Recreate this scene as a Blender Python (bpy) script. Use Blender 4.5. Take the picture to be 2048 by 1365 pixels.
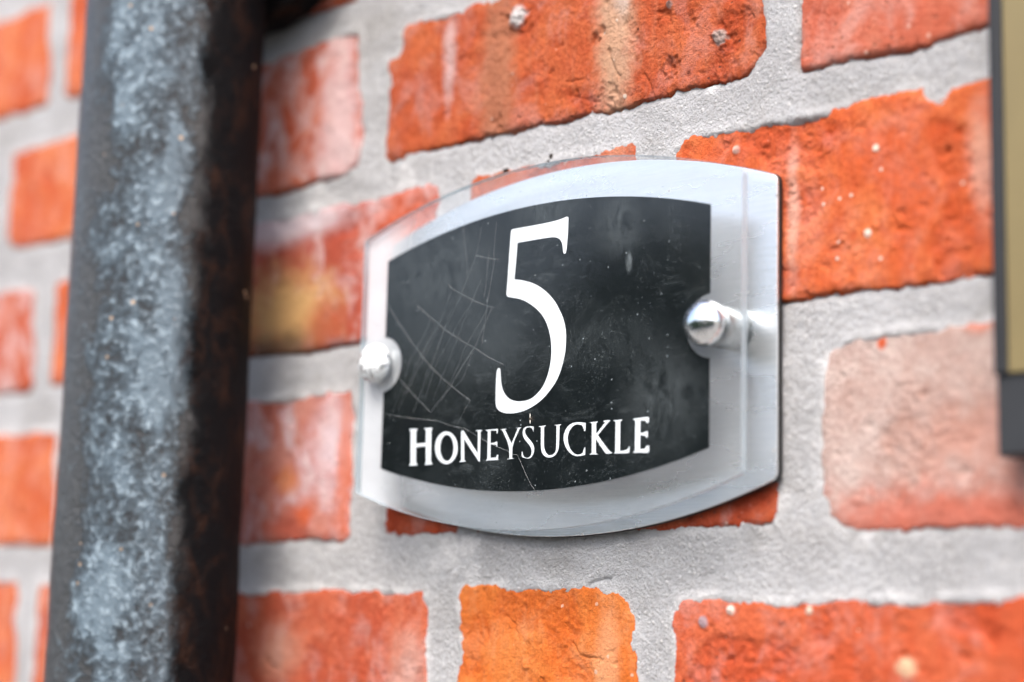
import bpy, bmesh, math, random
import numpy as np
from mathutils import Matrix, Vector, geometry

# ------------------------------------------------------------------ units
# All sizes below are written in wall millimetres; U turns them into metres.
# x runs along the wall, z is up, "off" is the distance in front of the wall
# face (towards the viewer, world -y).  Z0 lifts the sign to door height.
U = 0.00115
Z0 = 1.45
def P(x, off, z):
    return (x * U, -off * U, Z0 + z * U)

scene = bpy.context.scene
for o in list(bpy.data.objects):
    bpy.data.objects.remove(o)
col = scene.collection

# ------------------------------------------------------------------ camera
cam_data = bpy.data.cameras.new("camera")
cam = bpy.data.objects.new("camera", cam_data)
col.objects.link(cam)
scene.camera = cam
right = Vector((0.72154136, 0.69193859, 0.02447565))
upv = Vector((0.09016945, -0.12895902, 0.98754192))
fwd = Vector((-0.68647472, 0.71034538, 0.15544099))
loc = Vector((372.348 * U, -479.433 * U, Z0 - 102.0546 * U))
m = Matrix.Identity(4)
for i in range(3):
    m[i][0] = right[i]; m[i][1] = upv[i]; m[i][2] = -fwd[i]; m[i][3] = loc[i]
cam.matrix_world = m
cam_data.sensor_width = 36.0
cam_data.lens = 3696.19 / 2048 * 36.0
cam_data.clip_start = 0.01
cam_data.clip_end = 500.0
cam_data.dof.use_dof = True
cam_data.dof.focus_distance = 634 * U
cam_data.dof.aperture_fstop = 3.3
cam_data.dof.aperture_blades = 0

# ------------------------------------------------------------------ light
SUN_EL, SUN_AZ = math.radians(52), math.radians(20)   # azimuth: from the wall's outward normal towards +x
sun_from = Vector((math.sin(SUN_AZ) * math.cos(SUN_EL), -math.cos(SUN_AZ) * math.cos(SUN_EL), math.sin(SUN_EL)))
world = bpy.data.worlds.new("World")
scene.world = world
world.use_nodes = True
wn = world.node_tree
wn.nodes.clear()
sky = wn.nodes.new("ShaderNodeTexSky")
sky.sky_type = 'NISHITA'
sky.sun_disc = False
sky.sun_elevation = SUN_EL
sky.sun_rotation = math.atan2(sun_from.x, sun_from.y)
sky.air_density = 1.0
sky.dust_density = 5.0
sky.ozone_density = 1.0
bg = wn.nodes.new("ShaderNodeBackground")
bg.inputs[1].default_value = 0.15
wo = wn.nodes.new("ShaderNodeOutputWorld")
wn.links.new(sky.outputs[0], bg.inputs[0])
wn.links.new(bg.outputs[0], wo.inputs[0])

sun_data = bpy.data.lights.new("sun", 'SUN')
sun_data.energy = 1.3
sun_data.angle = math.radians(22)
sun_data.color = (1.0, 0.975, 0.95)
sun = bpy.data.objects.new("sun", sun_data)
col.objects.link(sun)
sun.rotation_euler = sun_from.to_track_quat('Z', 'Y').to_euler()
sun.location = (0, -3, 4)

vs = scene.view_settings
vs.view_transform = 'Standard'
vs.look = 'None'
vs.exposure = 1.38
vs.gamma = 1.0
vs.use_curve_mapping = False
scene.render.film_transparent = False
scene.cycles.use_denoising = True
scene.cycles.max_bounces = 6
scene.cycles.diffuse_bounces = 3
scene.cycles.transparent_max_bounces = 16

# ------------------------------------------------------------------ helpers
def tag(o, label=None, cat=None, group=None, kind=None):
    if label: o["label"] = label
    if cat: o["category"] = cat
    if group: o["group"] = group
    if kind: o["kind"] = kind
    return o

def empty(name, loc):
    e = bpy.data.objects.new(name, None)
    e.empty_display_size = 0.02
    e.location = loc
    col.objects.link(e)
    return e

def link(name, mesh, mat, parent=None, loc=None):
    o = bpy.data.objects.new(name, mesh)
    col.objects.link(o)
    if mat is not None and len(mesh.materials) == 0:
        mesh.materials.append(mat)
    if parent is not None:
        o.parent = parent
        o.matrix_parent_inverse = Matrix.Translation(parent_world(parent)).inverted()
    if loc is not None:
        o.location = loc
    return o

def parent_world(o):
    v = Vector(o.location)
    return v

def mesh_from(verts, faces, smooth=True, name="mesh"):
    me = bpy.data.meshes.new(name)
    me.from_pydata(verts, [], faces)
    if smooth:
        me.polygons.foreach_set("use_smooth", [True] * len(me.polygons))
    me.update()
    return me

def grid_mesh(xs, zs, H, name="grid", **attrs):
    """Height field on the wall: xs, zs in mm, H[z, x] = distance in front of the wall."""
    nx, nz = len(xs), len(zs)
    X, Z = np.meshgrid(xs, zs)
    co = np.empty((nz * nx, 3), np.float32)
    co[:, 0] = X.ravel() * U
    co[:, 1] = -H.ravel() * U
    co[:, 2] = Z0 + Z.ravel() * U
    i = np.arange(nz * nx).reshape(nz, nx)
    q = np.stack([i[:-1, :-1], i[:-1, 1:], i[1:, 1:], i[1:, :-1]], -1).reshape(-1, 4)
    me = bpy.data.meshes.new(name)
    me.vertices.add(len(co))
    me.vertices.foreach_set("co", co.ravel())
    me.loops.add(q.size)
    me.loops.foreach_set("vertex_index", q.ravel().astype(np.int32))
    me.polygons.add(len(q))
    me.polygons.foreach_set("loop_start", np.arange(0, q.size, 4, dtype=np.int32))
    me.polygons.foreach_set("loop_total", np.full(len(q), 4, np.int32))
    me.polygons.foreach_set("use_smooth", np.ones(len(q), bool))
    me.update(calc_edges=True)
    for k, a in attrs.items():
        me.attributes.new(k, 'FLOAT', 'POINT').data.foreach_set('value', a.ravel().astype(np.float32))
    me.validate()
    return me

# value noise, numpy
def _hash(ix, iz, seed):
    h = (ix.astype(np.int64) * 374761393 + iz.astype(np.int64) * 668265263 + seed * 974711) & 0xFFFFFFFF
    h = ((h ^ (h >> 13)) * 1274126177) & 0xFFFFFFFF
    h = h ^ (h >> 16)
    return (h & 0xFFFF) / 65535.0
def vnoise(x, z, seed=0):
    ix = np.floor(x); iz = np.floor(z)
    fx = x - ix; fz = z - iz
    fx = fx * fx * (3 - 2 * fx); fz = fz * fz * (3 - 2 * fz)
    a = _hash(ix, iz, seed); b = _hash(ix + 1, iz, seed)
    c = _hash(ix, iz + 1, seed); d = _hash(ix + 1, iz + 1, seed)
    return (a + (b - a) * fx) * (1 - fz) + (c + (d - c) * fx) * fz
def fbm(x, z, size, octv=4, seed=0, gain=0.5):
    s = np.zeros_like(x); amp = 1.0; tot = 0; f = 1.0 / size
    for k in range(octv):
        # rotate each octave so that the lattice does not show
        c, sn = math.cos(0.7 * k + seed), math.sin(0.7 * k + seed)
        s = s + amp * (vnoise((x * c - z * sn) * f + 37.1 * k, (x * sn + z * c) * f + 11.3 * k, seed + 17 * k) - 0.5)
        tot += amp; amp *= gain; f *= 2.03
    return s / tot * 2.0
def sstep(a, b, v):
    t = np.clip((v - a) / (b - a), 0, 1)
    return t * t * (3 - 2 * t)

# ------------------------------------------------------------------ materials
def new_mat(name):
    mt = bpy.data.materials.new(name)
    mt.use_nodes = True
    nt = mt.node_tree
    nt.nodes.clear()
    out = nt.nodes.new("ShaderNodeOutputMaterial")
    return mt, nt, out

class NT:
    """small node-building helper"""
    def __init__(self, nt):
        self.nt = nt
    def n(self, t, **kw):
        nd = self.nt.nodes.new(t)
        for k, v in kw.items():
            setattr(nd, k, v)
        return nd
    def l(self, a, b):
        self.nt.links.new(a, b)
    def coords(self, seed=0, scale=(1, 1, 1), loc=(0, 0, 0)):
        """object position in wall mm (x, off, z)"""
        tc = self.n("ShaderNodeTexCoord")
        mp = self.n("ShaderNodeMapping")
        k = 1.0 / U
        mp.inputs["Scale"].default_value = (k * scale[0], k * scale[1], k * scale[2])
        mp.inputs["Location"].default_value = (seed * 71.3 + loc[0], seed * 13.7 + loc[1], seed * 41.9 + loc[2] - Z0 / U * scale[2])
        self.l(tc.outputs["Object"], mp.inputs["Vector"])
        return mp.outputs[0]
    def noise(self, vec, size, detail=4, rough=0.55, dist=0.0):
        nd = self.n("ShaderNodeTexNoise")
        nd.inputs["Scale"].default_value = 1.0 / size
        nd.inputs["Detail"].default_value = detail
        nd.inputs["Roughness"].default_value = rough
        nd.inputs["Distortion"].default_value = dist
        self.l(vec, nd.inputs["Vector"])
        return nd.outputs["Fac"]
    def voro(self, vec, size, rnd=1.0, feat='F1'):
        nd = self.n("ShaderNodeTexVoronoi", feature=feat)
        nd.inputs["Scale"].default_value = 1.0 / size
        nd.inputs["Randomness"].default_value = rnd
        self.l(vec, nd.inputs["Vector"])
        return nd
    def ramp(self, fac, a, b, lo=0.0, hi=1.0):
        nd = self.n("ShaderNodeMapRange", interpolation_type='SMOOTHSTEP')
        nd.inputs[1].default_value = a; nd.inputs[2].default_value = b
        nd.inputs[3].default_value = lo; nd.inputs[4].default_value = hi
        self.l(fac, nd.inputs[0])
        return nd.outputs[0]
    def math(self, op, a, b=None):
        nd = self.n("ShaderNodeMath", operation=op)
        for i, v in enumerate((a, b)):
            if v is None: continue
            if isinstance(v, (int, float)): nd.inputs[i].default_value = v
            else: self.l(v, nd.inputs[i])
        return nd.outputs[0]
    def mix(self, fac, a, b, blend='MIX'):
        nd = self.n("ShaderNodeMix", data_type='RGBA', blend_type=blend)
        if isinstance(fac, (int, float)): nd.inputs[0].default_value = fac
        else: self.l(fac, nd.inputs[0])
        for i, v in ((6, a), (7, b)):
            if isinstance(v, tuple): nd.inputs[i].default_value = (*v[:3], 1)
            else: self.l(v, nd.inputs[i])
        return nd.outputs[2]
    def bump(self, h, strength, dist, normal=None):
        nd = self.n("ShaderNodeBump")
        nd.inputs["Strength"].default_value = strength
        nd.inputs["Distance"].default_value = dist * U
        self.l(h, nd.inputs["Height"])
        if normal is not None: self.l(normal, nd.inputs["Normal"])
        return nd.outputs[0]
    def bsdf(self, color, rough, metal=0.0, spec=0.5, normal=None):
        b = self.n("ShaderNodeBsdfPrincipled")
        for key, v in (("Base Color", color), ("Roughness", rough), ("Metallic", metal), ("Specular IOR Level", spec)):
            if isinstance(v, tuple): b.inputs[key].default_value = (*v[:3], 1)
            elif isinstance(v, (int, float)): b.inputs[key].default_value = v
            else: self.l(v, b.inputs[key])
        if normal is not None: self.l(normal, b.inputs["Normal"])
        return b.outputs[0]
    def attr(self, name):
        nd = self.n('ShaderNodeAttribute', attribute_name=name); return nd.outputs['Fac']
    def sep(self, vec):
        nd = self.n("ShaderNodeSeparateXYZ"); self.l(vec, nd.inputs[0]); return nd.outputs
    def spot(self, vec, warp, x, z, rx, rz, soft=0.5):
        """mask of an irregular stain centred on wall point x, z (mm)"""
        s = self.sep(vec)
        dx = self.math('DIVIDE', self.math('SUBTRACT', s[0], x), rx)
        dz = self.math('DIVIDE', self.math('SUBTRACT', s[2], z), rz)
        d = self.math('SQRT', self.math('ADD', self.math('MULTIPLY', dx, dx), self.math('MULTIPLY', dz, dz)))
        w = self.math('MULTIPLY', self.math('SUBTRACT', warp, 0.5), 1.6)
        return self.ramp(self.math('ADD', d, w), 1.0 + soft, 1.0 - soft)

def brick_material(name, c1, c2, c3=(0.55, 0.30, 0.20), eff=0.15, streak=0.3, speck=0.5, seed=1, stains=(), rough_bump=0.5, eff_col=(0.62, 0.52, 0.52)):
    mt, nt, out = new_mat(name)
    g = NT(nt)
    vec0 = g.coords()
    vec = g.coords(seed)
    big = g.noise(vec, 26, 3, 0.55, 0.4)
    mid = g.noise(vec, 6, 5, 0.6, 0.3)
    fine = g.noise(vec, 1.2, 5, 0.78)
    vstr = g.noise(g.coords(seed + 3, scale=(1, 1, 0.09)), 3.2, 4, 0.6)
    vfine = g.noise(g.coords(seed + 5, scale=(1, 1, 0.06)), 0.7, 3, 0.6)
    c = g.mix(g.ramp(big, 0.35, 0.65), c1, c2)
    c = g.mix(g.ramp(mid, 0.48, 0.72, 0, 0.75), c, (c1[0] * 0.78, c1[1] * 0.66, c1[2] * 0.62))
    c = g.mix(g.ramp(vstr, 0.5, 0.72, 0, streak * 0.5), c, c3)
    c = g.mix(g.ramp(vfine, 0.35, 0.7, 0, 0.18), c, tuple(min(1, v * 1.25) for v in c2))
    c = g.mix(g.ramp(fine, 0.42, 0.62, 0, 0.45), c, tuple(0.60 * v for v in c1))
    # raw core where the fired skin has come off
    c = g.mix(g.math('MULTIPLY', g.attr('torn'), g.ramp(fine, 0.3, 0.6, 0.25, 0.75)), c, (c1[0] * 0.82, c1[1] * 0.66, c1[2] * 0.6))
    # lime bloom
    em = g.math('MULTIPLY', g.ramp(g.noise(g.coords(seed + 9, scale=(1, 1, 0.8)), 15, 6, 0.68, 0.4), 0.45, 0.68), g.ramp(mid, 0.2, 0.6, 0.5, 1.0))
    c = g.mix(g.math('MULTIPLY', em, eff), c, eff_col)
    for (x, z, rx, rz, colr, st, soft) in stains:
        c = g.mix(g.math('MULTIPLY', g.spot(vec0, g.noise(vec, 7, 5, 0.65), x, z, rx, rz, soft), st), c, colr)
    # pale grit
    v = g.voro(vec, 5.5)
    grit = g.math('MULTIPLY', g.ramp(g.math('ADD', g.math('ADD', v.outputs["Distance"], g.math('MULTIPLY', g.sep(v.outputs["Color"])[1], 0.12)), g.math('MULTIPLY', g.math('SUBTRACT', fine, 0.5), 0.25)), 0.18, 0.13), g.ramp(g.sep(v.outputs["Color"])[0], 0.66, 0.70))
    c = g.mix(g.math('MULTIPLY', grit, speck), c, (0.66, 0.55, 0.46))
    v2 = g.voro(g.coords(seed + 12), 4.2)
    dark = g.math('MULTIPLY', g.ramp(v2.outputs["Distance"], 0.17, 0.08), g.ramp(g.sep(v2.outputs["Color"])[1], 0.70, 0.74))
    c = g.mix(g.math('MULTIPLY', dark, 0.7), c, (0.10, 0.045, 0.032))
    soil = g.math('MULTIPLY', g.ramp(g.noise(g.coords(seed + 16), 1.7, 6, 0.72, 0.5), 0.57, 0.66), g.ramp(g.noise(g.coords(seed + 18), 18, 4, 0.6), 0.44, 0.62))
    c = g.mix(g.math('MULTIPLY', soil, 0.55), c, (0.16, 0.040, 0.022))
    h = g.math('ADD', g.math('MULTIPLY', g.noise(vec, 2.0, 7, 0.75), 1.3), g.math('MULTIPLY', vfine, 0.3))
    h = g.math('ADD', h, g.math('MULTIPLY', grit, 0.25))
    h = g.math('SUBTRACT', h, g.math('MULTIPLY', dark, 0.35))
    nrm = g.bump(h, min(1.0, rough_bump * 1.5), 1.9)
    g.l(g.bsdf(c, g.ramp(mid, 0.3, 0.7, 0.78, 0.95), 0.0, 0.25, nrm), out.inputs[0])
    return mt

def mortar_material():
    mt, nt, out = new_mat("mortar")
    g = NT(nt)
    vec = g.coords(2)
    big = g.noise(vec, 30, 3, 0.5)
    mid = g.noise(vec, 5, 5, 0.6)
    sand = g.noise(vec, 1.1, 4, 0.8)
    c = g.mix(g.ramp(big, 0.35, 0.65), (0.49, 0.495, 0.51), (0.59, 0.60, 0.62))
    c = g.mix(g.ramp(mid, 0.55, 0.75, 0, 0.55), c, (0.68, 0.685, 0.70))
    c = g.mix(g.ramp(sand, 0.5, 0.64, 0, 0.5), c, (0.35, 0.325, 0.31))
    stain = g.ramp(g.noise(g.coords(31), 38, 6, 0.62, 0.6), 0.5, 0.72, 0, 0.5)
    c = g.mix(stain, c, (0.37, 0.355, 0.34))
    c = g.mix(g.math('MULTIPLY', g.attr('lime'), g.ramp(mid, 0.3, 0.6, 0.4, 1.0)), c, (0.74, 0.74, 0.75))
    v = g.voro(vec, 1.9)
    grain = g.math('MULTIPLY', g.ramp(v.outputs["Distance"], 0.35, 0.2), g.ramp(g.sep(v.outputs["Color"])[0], 0.6, 0.65))
    c = g.mix(g.math('MULTIPLY', grain, 0.5), c, (0.74, 0.735, 0.73))
    h = g.math('ADD', g.math('MULTIPLY', sand, 1.3), g.noise(vec, 2.5, 5, 0.65))
    h = g.math('ADD', h, g.math('MULTIPLY', grain, 0.3))
    nrm = g.bump(h, 1.0, 2.0)
    g.l(g.bsdf(c, 0.93, 0.0, 0.2, nrm), out.inputs[0])
    return mt

# ------------------------------------------------------------------ the brick wall
# name, x0, x1, z0, z1, corner radii (bl, br, tr, tl), colour kind, grid step, roughness, bites [(x, z, r)]
R4 = (4, 4, 4, 4)
BR = [
    # course above the frame
    ("Y1", -640, -454, 226, 284, R4, "plain", 3, 1, ()),
    ("Y2", -438, -252, 226, 284, R4, "haze", 3, 1, ()),
    ("Y3", -236, -150, 226, 284, R4, "plain", 3, 1, ()),
    ("Y4", -134, 52, 226, 284, R4, "plain", 3, 1, ()),
    ("Y5", 68, 254, 226, 284, R4, "haze", 3, 1, ()),
    # Z
    ("Z1", -604, -418, 152, 207, (4, 5, 4, 4), "orange", 1.5, 1, ()),
    ("Z2", -402, -322, 152, 208, (5, 4, 4, 4), "orange", 1.5, 1, ()),
    ("Z3", -306, -186, 155, 210, R4, "deep", 1.2, 1, ()),
    ("Z4", -170, -84, 155, 210, R4, "plain", 1.5, 1, ()),
    ("Z5", -68, 118, 154, 210, R4, "plain", 2, 1, ()),
    ("Z6", 134, 320, 152, 210, R4, "plain", 3, 1, ()),
    # A
    ("A0", -640, -464, 81, 133, R4, "plain", 2, 1, ()),
    ("A1", -447, -282, 81, 133, (9, 4, 4, 5), "orange", 1.5, 1, ()),
    ("A2", -266, -180, 80, 141, (4, 9, 4, 4), "bloom", 0.9, 0.8, ()),
    ("A3", -164.5, 20.5, 82.5, 137, (5, 11, 7, 9), "rough", 0.42, 2.2, ((-163, 131, 7),)),
    ("A4", 36, 222, 80, 138, (3, 4, 4, 4), "salmon", 0.9, 0.8, ()),
    # B
    ("B0", -604, -416, 8, 61, (4, 5, 5, 4), "bloom", 1.5, 1, ()),
    ("B1", -400, -333, 8, 61, R4, "orange", 1.5, 1, ()),
    ("B2", -317, -131, 9.5, 69, (4, 5, 6, 4), "soot", 0.9, 0.9, ()),
    ("B3", -115, -31, 6, 67.5, (5, 5, 4, 5), "rough", 0.5, 1.2, ()),
    ("B4", -17, 169, 4.5, 66, (4, 4, 4, 10), "bright", 0.45, 1.5, ((86, 66, 5), (92, 68, 4))),
    # C
    ("C0", -575, -388, -67, -11, (4, 5, 5, 4), "orange", 1.5, 1, ()),
    ("C1", -372, -278, -67, -8, R4, "plain", 2, 1, ()),
    ("C2", -262, -176, -69, -8, (4, 5, 4, 4), "milky", 0.9, 0.8, ()),
    ("C3", -158, 27, -67, -7, (4, 6, 4, 4), "red", 0.5, 1.2, ((-112, -68, 6), (-98, -69, 5), (-60, -68.5, 3.5), (-35, -69, 4))),
    ("C4", 43.5, 229, -69.5, -9, (15, 4, 4, 13), "beige", 0.6, 0.9, ()),
    # D
    ("D0", -600, -414, -146, -82, (4, 4, 5, 4), "orange", 1.5, 1, ()),
    ("D1", -399, -333, -146, -83, R4, "plain", 2, 1, ()),
    ("D2", -317, -130, -148, -87, (4, 4, 6, 4), "deep", 0.8, 1, ()),
    ("D3", -115, -29, -150, -85, (4, 4, 19, 7), "tangerine", 0.45, 1.25, ()),
    ("D4", -14.5, 172, -150, -89, (4, 4, 4, 8), "bright2", 0.5, 1.6, ()),
    # course below the frame
    ("E1", -575, -389, -222, -162, R4, "plain", 3, 1, ()),
    ("E2", -373, -187, -222, -162, R4, "plain", 3, 1, ()),
    ("E3", -171, 15, -222, -164, R4, "bloom", 3, 1, ()),
    ("E4", 31, 217, -222, -164, R4, "plain", 3, 1, ()),
]
RED, RED2 = (0.43, 0.072, 0.026), (0.52, 0.115, 0.045)
ORA, ORA2 = (0.50, 0.088, 0.022), (0.58, 0.150, 0.050)
KINDS = {
    "plain": dict(c1=RED, c2=ORA2, eff=0.3, seed=1),
    "haze": dict(c1=RED, c2=RED2, eff=0.7, seed=2),
    "orange": dict(c1=ORA, c2=(0.60, 0.18, 0.075), eff=0.22, seed=3),
    "deep": dict(c1=(0.40, 0.065, 0.026), c2=(0.52, 0.125, 0.060), eff=0.25, speck=1.0, seed=4,
                 stains=((-140, -118, 9, 14, (0.60, 0.42, 0.36), 0.5, 0.8), (-216, -112, 12, 10, (0.60, 0.36, 0.26), 0.45, 0.8))),
    "bloom": dict(c1=(0.42, 0.075, 0.03), c2=(0.50, 0.14, 0.08), eff=0.7, seed=5, streak=0.2,
                  stains=((-192, 100, 12, 34, (0.60, 0.47, 0.48), 0.75, 0.7),)),
    "rough": dict(c1=(0.47, 0.078, 0.022), c2=(0.57, 0.135, 0.045), eff=0.2, seed=6, streak=0.35, speck=1.0, rough_bump=0.9,
                  stains=((-101, 108, 9, 40, (0.40, 0.17, 0.095), 0.75, 0.5), (-128, 118, 3.2, 17, (0.62, 0.47, 0.46), 0.7, 0.6),
                          (-43, 112, 8, 40, (0.56, 0.38, 0.25), 0.75, 0.7), (-40, 128, 4, 10, (0.62, 0.58, 0.55), 0.6, 0.6), (-91, 126, 4, 4, (0.66, 0.63, 0.62), 1.0, 0.3), (3.3, 98.3, 2.6, 2.6, (0.40, 0.33, 0.30), 0.9, 0.3), (-18.6, 114.7, 1.6, 1.6, (0.3, 0.22, 0.2), 0.8, 0.3))),
    "salmon": dict(c1=(0.47, 0.105, 0.055), c2=(0.52, 0.16, 0.10), eff=0.45, seed=7, eff_col=(0.58, 0.36, 0.32)),
    "soot": dict(c1=(0.36, 0.06, 0.03), c2=(0.46, 0.11, 0.07), eff=0.6, seed=8, streak=0.25,
                 stains=((-225, 64, 40, 7, (0.62, 0.56, 0.60), 0.8, 0.8), (-222, 26, 27, 17, (0.56, 0.33, 0.13), 0.95, 0.7),
                         (-226, 12, 24, 6, (0.05, 0.03, 0.02), 0.75, 0.8), (-196, 20, 10, 8, (0.33, 0.055, 0.02), 0.7, 0.7),
                         (-150, 55, 16, 12, (0.52, 0.09, 0.025), 0.7, 0.7))),
    "bright": dict(c1=(0.52, 0.085, 0.020), c2=(0.60, 0.155, 0.050), eff=0.12, seed=9, speck=1.0, streak=0.2,
                   stains=((33, 34, 2.2, 20, (0.64, 0.42, 0.34), 0.6, 0.7), (101, 40, 4, 16, (0.62, 0.40, 0.32), 0.55, 0.8), (65.1, 49.3, 1.3, 1.3, (0.72, 0.6, 0.5), 1.0, 0.3), (61.8, 22.6, 1.4, 1.4, (0.72, 0.6, 0.52), 1.0, 0.3), (10.9, 57.8, 1.6, 1.6, (0.7, 0.55, 0.48), 1.0, 0.3), (20, 58, 12, 5, (0.40, 0.062, 0.02), 0.6, 0.6))),
    "milky": dict(c1=(0.45, 0.10, 0.06), c2=(0.54, 0.24, 0.19), eff=0.95, seed=10, streak=0.1, eff_col=(0.60, 0.46, 0.48),
                  stains=((-190, -30, 11, 16, (0.64, 0.53, 0.57), 0.8, 0.8), (-216, -44, 7, 5, (0.58, 0.17, 0.04), 0.8, 0.6),
                          (-204, -57, 5, 5, (0.55, 0.10, 0.03), 0.8, 0.6), (-181, -40, 4, 24, (0.56, 0.11, 0.03), 0.7, 0.6))),
    "red": dict(c1=(0.42, 0.060, 0.020), c2=(0.50, 0.092, 0.032), eff=0.35, seed=11, speck=0.8, rough_bump=0.8,
                stains=((-20, -58, 14, 6, (0.50, 0.36, 0.24), 0.8, 0.6), (-62, -64, 26, 5, (0.42, 0.22, 0.15), 0.6, 0.7))),
    "beige": dict(c1=(0.45, 0.31, 0.27), c2=(0.51, 0.40, 0.365), c3=(0.46, 0.26, 0.22), eff=0.5, seed=12, streak=0.3, eff_col=(0.60, 0.50, 0.46),
                  stains=((96, -68, 60, 11, (0.46, 0.10, 0.055), 0.85, 0.7), (66.4, -12, 1.8, 2.0, (0.55, 0.10, 0.035), 1.0, 0.4), (100, -10, 5, 2, (0.55, 0.2, 0.14), 0.8, 0.6),
                          (112, -44, 30, 12, (0.50, 0.20, 0.14), 0.5, 0.7))),
    "tangerine": dict(c1=(0.58, 0.135, 0.018), c2=(0.63, 0.195, 0.045), c3=(0.62, 0.26, 0.10), eff=0.22, seed=13, streak=0.6, eff_col=(0.66, 0.42, 0.24),
                      stains=((-42, -112, 5, 18, (0.64, 0.33, 0.17), 0.6, 0.7),)),
    "bright2": dict(c1=(0.50, 0.082, 0.026), c2=(0.57, 0.125, 0.050), eff=0.22, seed=14, speck=1.0, streak=0.15, stains=((74.2, -109.5, 3, 2.4, (0.66, 0.48, 0.30), 0.85, 0.6), (9.8, -93.3, 1.6, 1.6, (0.7, 0.55, 0.48), 1.0, 0.3), (39.7, -93.4, 1.4, 1.4, (0.66, 0.52, 0.42), 1.0, 0.3), (-1.1, -97.4, 1.8, 1.8, (0.30, 0.24, 0.27), 0.9, 0.3))),
}
BMAT = {k: brick_material("brick_" + k, **v) for k, v in KINDS.items()}

def brick_sdf(b, X, Z):
    """distance inside the brick's uneven outline (positive inside), mm"""
    _, x0, x1, z0, z1, rr, kind, step, rgh, bites = b
    sd = int(abs(x0) * 3 + abs(z0) * 7) % 997
    Xw = X + 1.6 * fbm(X, Z, 26, 3, sd) + 1.15 * fbm(X, Z, 3.4, 4, sd + 3, 0.7)
    Zw = Z + 1.6 * fbm(X, Z, 30, 3, sd + 1) + 1.3 * fbm(X, Z, 3.2, 4, sd + 4, 0.7)
    cx, cz = (x0 + x1) / 2, (z0 + z1) / 2
    hx, hz = (x1 - x0) / 2, (z1 - z0) / 2
    px, pz = Xw - cx, Zw - cz
    r = np.where(px < 0, np.where(pz < 0, rr[0], rr[3]), np.where(pz < 0, rr[1], rr[2])).astype(float)
    qx = np.abs(px) - hx + r; qz = np.abs(pz) - hz + r
    d = np.hypot(np.maximum(qx, 0), np.maximum(qz, 0)) + np.minimum(np.maximum(qx, qz), 0) - r
    d = -d
    for bx, bz, br_ in bites:
        d = np.minimum(d, np.hypot(Xw - bx, Zw - bz) - br_)
    return d

def brick_height(b, X, Z, d):
    _, x0, x1, z0, z1, rr, kind, step, rgh, bites = b
    sd = int(abs(x0) * 5 + abs(z1) * 11) % 983
    h = 0.45 + 0.6 * fbm(X, Z, 34, 3, sd + 2) + 0.22 * rgh * fbm(X, Z, 5, 4, sd + 5)
    # torn patches: rough where the skin of the brick is gone
    torn = sstep(0.12, 0.42, fbm(X, Z, 22, 3, sd + 8))
    h = h - torn * rgh * (0.35 + 0.9 * np.abs(fbm(X, Z, 3.4, 4, sd + 9)))
    # worn arris
    edge = np.clip(1 - d / 3.0, 0, 1)
    h = h - edge ** 1.6 * (0.75 + 0.8 * fbm(X, Z, 4, 4, sd + 12, 0.65)) - np.clip(0.5 - d, 0, 5) * 2.4
    rnd = random.Random(sd)
    area = (x1 - x0) * (z1 - z0)
    if step < 1.0:
        for _ in range(int(area / 60 * rgh)):           # pits and grit
            ax, az = rnd.uniform(x0, x1), rnd.uniform(z0, z1)
            ra = rnd.choice((0.4, 0.45, 0.5, 0.6, 0.8, 1.2)) * rnd.uniform(0.8, 1.3)
            dep = ra * rnd.uniform(0.35, 0.75)
            if rnd.random() < 0.3: dep = -dep * 0.6
            el = rnd.uniform(0.6, 1.6)
            i0, i1 = np.searchsorted(X[0], (ax - 4, ax + 4)); j0, j1 = np.searchsorted(Z[:, 0], (az - 4, az + 4))
            if i1 <= i0 or j1 <= j0: continue
            sx, sz = X[j0:j1, i0:i1], Z[j0:j1, i0:i1]
            rr2 = np.hypot((sx - ax) * el, sz - az) / ra * (1 + 0.9 * fbm(sx, sz, 1.3, 2, sd + 31))
            h[j0:j1, i0:i1] -= dep * np.exp(-rr2 ** 4)
    for lx, lz, lr, lh in LUMPS.get(b[0], ()):
        q = np.hypot(X - lx, Z - lz) / lr * (1 + 0.7 * fbm(X, Z, 1.8, 3, sd + 41))
        h = h + lh * np.exp(-q ** 4) * (1 + 0.6 * fbm(X, Z, 1.1, 2, sd + 42))
    for pts in CRACKS.get(b[0], ()):
        h = h - 0.9 * np.exp(-(seg_dist(X, Z, pts) / 0.28) ** 2)
    return h, torn * min(1.0, rgh)

LUMPS = {"A3": ((-91, 126, 4.2, 1.6), (3.3, 98.3, 2.4, 1.5), (1.8, 100.2, 1.6, 1.2), (-18.6, 114.7, 1.6, 1.0), (-20.8, 111.5, 2.6, -1.3), (-17.2, 90.9, 3.2, -1.5), (-19, 94, 2.0, -1.0),
                (-49.7, 112.2, 2.0, -1.2), (-53.2, 109.3, 1.8, -1.4), (-10, 106, 3.0, -0.9), (12, 118, 3.5, -1.2), (14, 104, 3, -1.0)),
         "B4": ((65.1, 49.3, 1.2, 0.6), (61.8, 22.6, 1.3, 0.6), (10.9, 57.8, 1.5, 0.8), (6, 60, 1.8, -0.9), (15, 60, 2.2, -0.9), (22, 58, 1.4, 0.7)),
         "D4": ((74.2, -109.5, 2.6, 0.5), (9.8, -93.3, 1.5, 0.7), (39.7, -93.4, 1.3, 0.6), (-1.1, -97.4, 1.7, 0.9), (102, -101, 2.5, -1.2)),
         "D3": ((-79.5, -113.3, 1.6, 0.7),)}
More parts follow.
